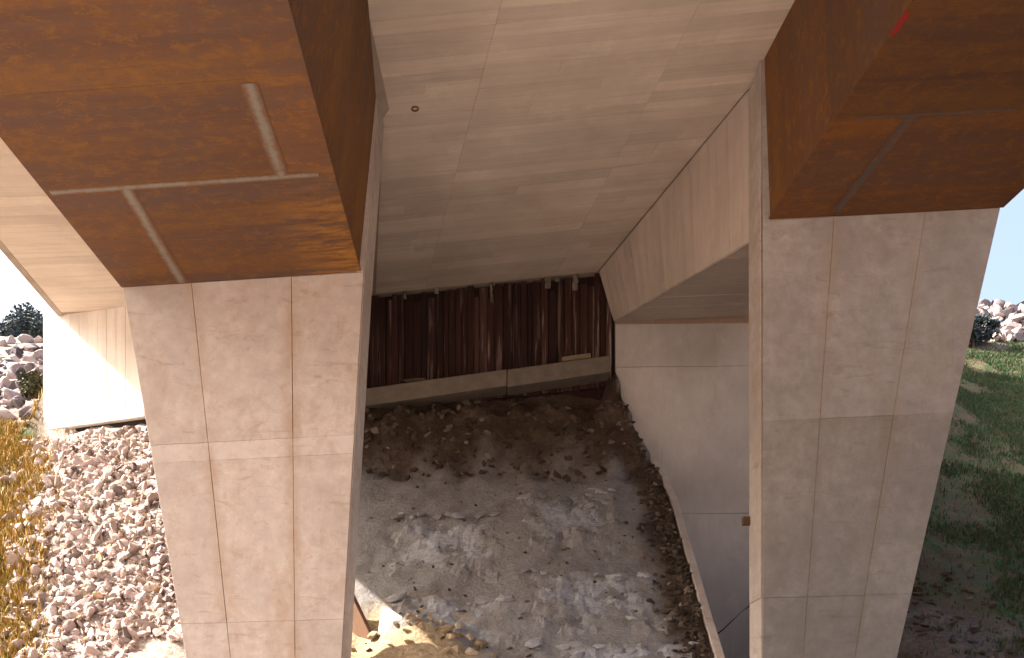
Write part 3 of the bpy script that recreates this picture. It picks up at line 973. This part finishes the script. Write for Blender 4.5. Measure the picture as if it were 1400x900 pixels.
stones = [rock_mesh('stone', 100 + i, M['stone'], 2, .9) for i in range(8)]
rs = random.Random(31)
cand = []
for k in range(9500):
    y = rs.uniform(11.6, 18.2)
    x = rs.uniform(-10.2, -4.3)
    edge = -6.75 - (y - 12.4) * 0.48
    if x < edge - 0.35 + rs.gauss(0, .3): continue
    if y > wally(x) - 0.26 and x > -9.9: continue
    if 11.9 < y < 12.75 and -5.4 < x: continue
    s = rs.choice((.045, .055, .065, .08, .10, .12, .16)) * rs.uniform(.8, 1.3)
    z = ground_h(x, y) + s * rs.uniform(0.0, 0.38)
    u = 700 + 1200 * x / y
    vpx = 1010 - 1200 * z / y
    vis = 0 < u < 275 and 580 < vpx < 905
    edge_u = 168 + (vpx - 393) * 0.168
    vis = vis and u < edge_u + 8
    cand.append((vis, s / y, x, y, z, s))
cand.sort(key=lambda c: (c[0], c[1]), reverse=True)
rest = []
for i, (vis, _, x, y, z, s) in enumerate(cand):
    sc = (s * rs.uniform(.8, 1.5), s * rs.uniform(.55, 1.1), s * rs.uniform(.5, 1.2)); rz = rs.uniform(0, 6.28)
    tl = (rs.uniform(-1.2, 1.2) + .5, rs.uniform(-1.2, 1.2))
    if i < 300 and vis:
        put('riprap_stone', stones[i % 8], V(x, y, z), sc, rz, tl, 'pale pinkish broken stone in the sunlit heap left of the left pier', 'stone', 'stones of the riprap heap')
    else:
        rest.append((i, V(x, y, z), sc, rz, tl))
kind(joined('riprap_rubble', stones, rest, M['stone_bed']), 'stuff', 'smaller pale stones filling the sunlit riprap slope at left')

# earthy rubble: dirt face below the ledge and brown strip along the retaining edge
bstones = [rock_mesh('earth_stone', 200 + i, M['brownstone']) for i in range(6)]
re_ = random.Random(41)
rest = []
for k in range(900):
    if k < 300:
        x = re_.uniform(-3.3, 2.0); y = re_.uniform(16.9, 17.6); s = re_.uniform(.06, .17)
    elif k < 800:
        y = re_.uniform(12.4, 17.6); x = bound(y) - abs(re_.gauss(0, .28)) - .02; s = re_.uniform(.04, .13)
    else:
        y = re_.uniform(12.4, 17.0); x = re_.uniform(-2.6, bound(y) - .2); s = re_.uniform(.03, .08)
    z = ground_h(x, y) + s * .12
    rest.append((k, V(x, y, z), (s, s * re_.uniform(.7, 1.1), s), re_.uniform(0, 6.28), (re_.uniform(-.5, .5) + .4, re_.uniform(-.5, .5))))
kind(joined('earth_rubble', bstones, rest, M['brownstone_bed']), 'stuff', 'brown stony earth under the ledge and along the slope edge')
# gravel on the right bank foot
rest = []
for k in range(150):
    y = re_.uniform(13.2, 16.2); x = re_.uniform(5.9, 8.6); s = re_.uniform(.05, .16)
    rest.append((k, V(x, y, ground_h(x, y) + s * .15), (s, s, s * .8), re_.uniform(0, 6.28), (re_.uniform(-.5, .5), re_.uniform(-.5, .5))))
kind(joined('bank_rubble', bstones, rest, M['brownstone_bed']), 'stuff', 'grey brown rubble at the foot of the grass bank')

# spoil heap stones catching the sun
sst = [rock_mesh('spoil_stone', 300 + i, M['sandstone']) for i in range(5)]
for k in range(44):
    x = -1.25 + re_.gauss(0, .42); y = 12.75 + re_.gauss(0, .22)
    if y < 12.4: continue
    s = re_.uniform(.07, .2)
    put('spoil_stone', sst[k % 5], V(x, y, ground_h(x, y) + s * .2), (s, s * .8, s), re_.uniform(0, 6.28), (re_.uniform(-.5, .5), re_.uniform(-.5, .5)),
        'sandy yellow stone on the sunlit spoil heap beside the left pier', 'stone', 'stones of the sunlit spoil heap')

# loose things on the ledge
put('ledge_stone', bstones[1], V(-1.95, 17.74, ledge_z(-1.95) + .075), (.36, .22, .26), .3, (0, .1), 'flat grey stone lying on the ledge below the planks', 'stone', None)
o = hexa('timber_offcut', [V(1.0, 17.66, ledge_z(1.1) + .03), V(1.58, 17.62, ledge_z(1.5) + .035), V(1.6, 17.8, ledge_z(1.5) + .035), V(1.02, 17.84, ledge_z(1.1) + .03)],
         [V(1.0, 17.66, ledge_z(1.1) + .12), V(1.58, 17.62, ledge_z(1.5) + .13), V(1.6, 17.8, ledge_z(1.5) + .13), V(1.02, 17.84, ledge_z(1.1) + .12)], M['timber'], None, .008)
tag(o, 'short pale timber offcut lying at the right end of the ledge', 'timber')
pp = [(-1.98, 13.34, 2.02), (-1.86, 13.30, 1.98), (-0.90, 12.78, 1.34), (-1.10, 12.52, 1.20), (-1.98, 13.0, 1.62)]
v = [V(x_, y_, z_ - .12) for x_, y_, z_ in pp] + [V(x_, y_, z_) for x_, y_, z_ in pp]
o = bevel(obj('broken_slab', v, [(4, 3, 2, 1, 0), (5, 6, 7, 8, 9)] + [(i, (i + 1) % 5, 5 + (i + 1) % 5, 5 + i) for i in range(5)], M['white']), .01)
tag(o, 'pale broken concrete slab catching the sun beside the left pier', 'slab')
# leaning board behind the left pier
o = hexa('leaning_board', [V(-2.55, 13.30, 2.42), V(-2.50, 13.36, 2.42), V(-1.86, 12.86, 1.18), V(-1.91, 12.80, 1.18)],
         [V(-2.62, 13.30, 1.75), V(-2.57, 13.36, 1.75), V(-2.1, 12.86, 0.75), V(-2.15, 12.80, 0.75)], M['timber_dark'], None, .006)
tag(o, 'dark brown timber board leaning behind the left pier', 'board')

# ------------------------------------------------------------------ retaining edge of the central slope
rw = thing('retaining_wall', 'thin pale concrete kerb edging the earth slope before the back wall', 'kerb', loc=(2.6, 15.5, EYE + .5))
yy = [12.3 + (17.95 - 12.3) * i / 6 for i in range(7)]
for a_, b_ in zip(yy, yy[1:]):
    def kz(y): return centre_h(y) + 0.06 if y < 16.9 else centre_h(16.9) + .06 + (y - 16.9) * 1.2
    xa_, xb_ = bound(a_) + .02, bound(b_) + .02
    g = .004
    lo = [V(xa_, a_ + g, .2), V(xb_, b_ - g, .2), V(xb_ + .13, b_ - g, .2), V(xa_ + .13, a_ + g, .2)]
    hi = [V(xa_, a_ + g, kz(a_)), V(xb_, b_ - g, kz(b_)), V(xb_ + .13, b_ - g, kz(b_)), V(xa_ + .13, a_ + g, kz(a_))]
    child_local(hexa('kerb_segment', lo, hi, M['pier'], None, .008), rw)

# ------------------------------------------------------------------ rough grey concrete patches on the slope
def slope_pt(x, y, up=0): return V(x, y, ground_h(x, y) + up)
lumps = [rock_mesh('concrete_lump', 500 + i, M['block'], 2, .7) for i in range(5)]
def rough_patch(x0, x1, y0, y1, seed, skew=0.0):
    r3 = random.Random(seed)
    nx_, ny_ = 44, 36
    v, f, ed_a = [], [], []
    for j in range(ny_ + 1):
        for i in range(nx_ + 1):
            s, t = i / nx_, j / ny_
            x = lerp(x0, x1, s) + skew * t
            y = lerp(y0, y1, t)
            ed = min(s * 1.1, (1 - s) * 1.1, t * 0.55, (1 - t) * 1.6)
            e = smooth(0.0, 0.10, ed + 0.09 * fbm(Vector((x * 3, y * 3, seed + 3)), 4))
            # flat plates with stepped breaks, plus grit
            cell = mnoise.voronoi(Vector((x * 2.6, y * 2.6, seed)))[0]
            crev = smooth(0.0, 0.10, cell[1] - cell[0])
            up = -0.05 + e * (0.062 + 0.045 * fbm(Vector((x * 2.2, y * 2.2, seed + 9)), 4) + 0.012 * mnoise.noise(Vector((x * 9, y * 9, seed))) + 0.008 * mnoise.noise(Vector((x * 22, y * 22, seed)))) 
            v.append(slope_pt(x, y, up))
            ed_a.append(smooth(0.0, 0.42, ed + 0.10 * fbm(Vector((x * 2, y * 2, seed + 30)), 3)))
    for j in range(ny_):
        for i in range(nx_):
            a = j * (nx_ + 1) + i
            f.append((a, a + 1, a + nx_ + 2, a + nx_ + 1))
    o = obj('concrete_patch', v, f, M['patch'])
    at_ = o.data.attributes.new('core', 'FLOAT', 'POINT')
    at_.data.foreach_set('value', ed_a)
    o.parent = ground
    # broken lumps along the upper edge and a few lower down
    for k in range(17):
        upper = k < 11
        px = r3.uniform(x0 + .05, x1 - .05)
        py = y1 - abs(r3.gauss(0, .10)) - .05 if upper else r3.uniform(y0 + .1, y1 - .1)
        sz = r3.uniform(.07, .22) if upper else r3.uniform(.05, .14)
        bo = bpy.data.objects.new('concrete_lump', lumps[k % 5])
        bo.location = slope_pt(px + skew, py, sz * .12)
        bo.scale = (sz * r3.uniform(.9, 1.7), sz * r3.uniform(.7, 1.2), sz * .55)
        bo.rotation_euler = (.75 + r3.uniform(-.2, .2), r3.uniform(-.25, .25), r3.uniform(-.5, .5))
        COL.objects.link(bo)
        bo.parent = ground
    return o
rough_patch(0.18, 2.00, 14.55, 16.40, 51, -0.05)
rough_patch(0.25, 2.40, 12.95, 14.40, 52, -0.05)
rough_patch(-2.15, -0.10, 13.95, 15.85, 53)
rough_patch(-2.0, 0.15, 12.75, 13.85, 54)
rough_patch(0.10, 2.8, 11.8, 12.95, 55)

# ------------------------------------------------------------------ grass
def grass(name, pts, mat, hmin, hmax, seed, wid=0.012):
    r4 = random.Random(seed)
    v, f = [], []
    for (x, y) in pts:
        z = ground_h(x, y)
        h = r4.uniform(hmin, hmax); a = r4.uniform(0, 6.28)
        dx, dy = math.cos(a) * wid, math.sin(a) * wid
        lx, ly = r4.gauss(0, .35) * h, r4.gauss(0, .35) * h - .15 * h
        b = len(v)
        v += [V(x - dx, y - dy, z - .02), V(x + dx, y + dy, z - .02), V(x + lx * .5 + dx * .7, y + ly * .5 + dy * .7, z + h * .6), V(x + lx * .5 - dx * .7, y + ly * .5 - dy * .7, z + h * .6), V(x + lx, y + ly, z + h)]
        f += [(b, b + 1, b + 2, b + 3), (b + 3, b + 2, b + 4)]
    return obj(name, v, f, mat)
rg = random.Random(61)
pts = []
while len(pts) < 26000:
    y = rg.uniform(11.8, 19.2); x = rg.uniform(-12.5, -6.0)
    edge = -6.78 - (y - 12.4) * 0.47
    if x > edge + rg.gauss(0, .18) or (x > -9.9 and y > 17.9): continue
    if fbm(Vector((x * 1.5, y * 1.5, 3)), 3) < -0.25 and rg.random() < .7: continue
    pts.append((x, y))
kind(grass('dry_grass', pts, M['drygrass'], .06, .22, 62, .013), 'stuff', 'yellow dry grass along the left edge beside the stones')
pts = []
while len(pts) < 80000:
    y = rg.uniform(13.8, 30.3); x = rg.uniform(6.3, 19)
    if abs(x / y - 0.52) > 0.12: continue
    n = fbm(Vector((x * .7, y * .7, 9)), 4)
    dens = smooth(0.45, 0.62, x / y + n * 0.16 + (y - 20) * 0.012)
    if rg.random() > dens * 0.95 + .04: continue
    pts.append((x, y))
kind(grass('bank_grass', pts, M['greengrass'], .03, .11, 63, .013), 'stuff', 'dark green grass growing on the shaded bank at right')

# ------------------------------------------------------------------ hillside boulders, shrubs, trees
bould = [rock_mesh('boulder', 400 + i, M['boulder'], 3, .8) for i in range(6)]
rh = random.Random(71)
for k in range(150):
    y = rh.uniform(19.3, 30); x = -y * rh.uniform(.522, .61)
    s = rh.uniform(.12, .45)
    put('hill_boulder', bould[k % 6], V(x, y, ground_h(x, y) + s * .15), (s, s, s * rh.uniform(.7, 1.1)), rh.uniform(0, 6), (rh.uniform(-.3, .3), rh.uniform(-.3, .3)),
        'pale boulder on the bright hillside beyond the white wall', 'boulder', 'boulders on the hillside at left')
for k in range(148):
    y = rh.uniform(30.2, 33.6); x = y * rh.uniform(.515, .63)
    s = rh.uniform(.12, .5)
    put('hill_boulder', bould[k % 6], V(x, y, ground_h(x, y) + s * .2), (s, s, s * rh.uniform(.8, 1.2)), rh.uniform(0, 6), (rh.uniform(-.3, .3), rh.uniform(-.3, .3)),
        'pale boulder on the crest above the grass bank at right', 'boulder', 'boulders on the crest at right')

def leaf_crown(name, cen, rad, n, size, mat, parent, seed):
    r5 = random.Random(seed)
    clumps = []
    for _ in range(16):
        d = Vector((r5.gauss(0, 1), r5.gauss(0, 1), r5.gauss(0, 1))).normalized() * r5.uniform(.35, .85)
        clumps.append((Vector((d.x * rad[0], d.y * rad[1], d.z * rad[2])), r5.uniform(.25, .5)))
    v, f = [], []
    for i in range(n):
        c, r = clumps[i % len(clumps)]
        d = Vector((r5.gauss(0, 1), r5.gauss(0, 1), r5.gauss(0, 1))).normalized() * r5.random() ** .4
        p = cen + c + Vector((d.x * rad[0] * r, d.y * rad[1] * r, d.z * rad[2] * r))
        a = Vector((r5.gauss(0, 1), r5.gauss(0, 1), r5.gauss(0, 1))).normalized()
        b = a.orthogonal().normalized()
        s = size * r5.uniform(.6, 1.3)
        k = len(v)
        v += [p - a * s, p + b * s * .45, p + a * s, p - b * s * .45]
        f.append((k, k + 1, k + 2, k + 3))
    o = obj(name, v, f, mat)
    return child_local(o, parent)

def tree(label, x, y, h, rad, mat, cat, seed, n=5000, size=.11, group=None, name='hill_tree'):
    z = ground_h(x, y, True)
    root = thing(name, label, cat, group, loc=V(x, y, z))
    r6 = random.Random(seed)
    v, f = [], []
    def limb(a, b, ra, rb_):
        d = (b - a).normalized(); u = d.orthogonal().normalized(); w_ = d.cross(u)
        k = len(v); m = 7
        for p, r in ((a, ra), (b, rb_)):
            for i in range(m):
                t = 6.283 * i / m
                v.append(p + u * math.cos(t) * r + w_ * math.sin(t) * r)
        for i in range(m):
            f.append((k + i, k + (i + 1) % m, k + m + (i + 1) % m, k + m + i))
    base = V(x, y, z - .2)
    mid = base + Vector((r6.uniform(-.1, .1), 0, h * .45))
    limb(base, mid, h * .04, h * .028)
    for i in range(5):
        a = 6.28 * i / 5 + r6.random()
        limb(mid, mid + Vector((math.cos(a) * rad * .55, math.sin(a) * rad * .55, h * .3)), h * .02, h * .006)
    child_local(obj('trunk', v, f, M['bark']), root)
    leaf_crown('crown', V(x, y, z + h * .62), (rad, rad, h * .38), n, size, mat, root, seed + 1)
    return root
tree('dark bluish leafy tree on the skyline at far left', -20.4, 36.0, 3.0, 1.25, M['leafblue'], 'tree', 81, 7000, .10)
tree('smaller blue-green bush beside the skyline tree at far left', -18.4, 34.2, 1.9, .8, M['leafblue'], 'bush', 84, 3000, .08, None, 'hill_bush')
tree('brown-green shrub on the slope close to the white wall', -11.45, 20.9, 0.9, .35, M['leafolive'], 'shrub', 87, 1800, .06, None, 'hill_shrub')
tree('dark blue-green shrub at the top of the grass bank by the right pier', 15.6, 29.6, 1.3, .8, M['leafblue'], 'shrub', 90, 2600, .09, None, 'hill_shrub')
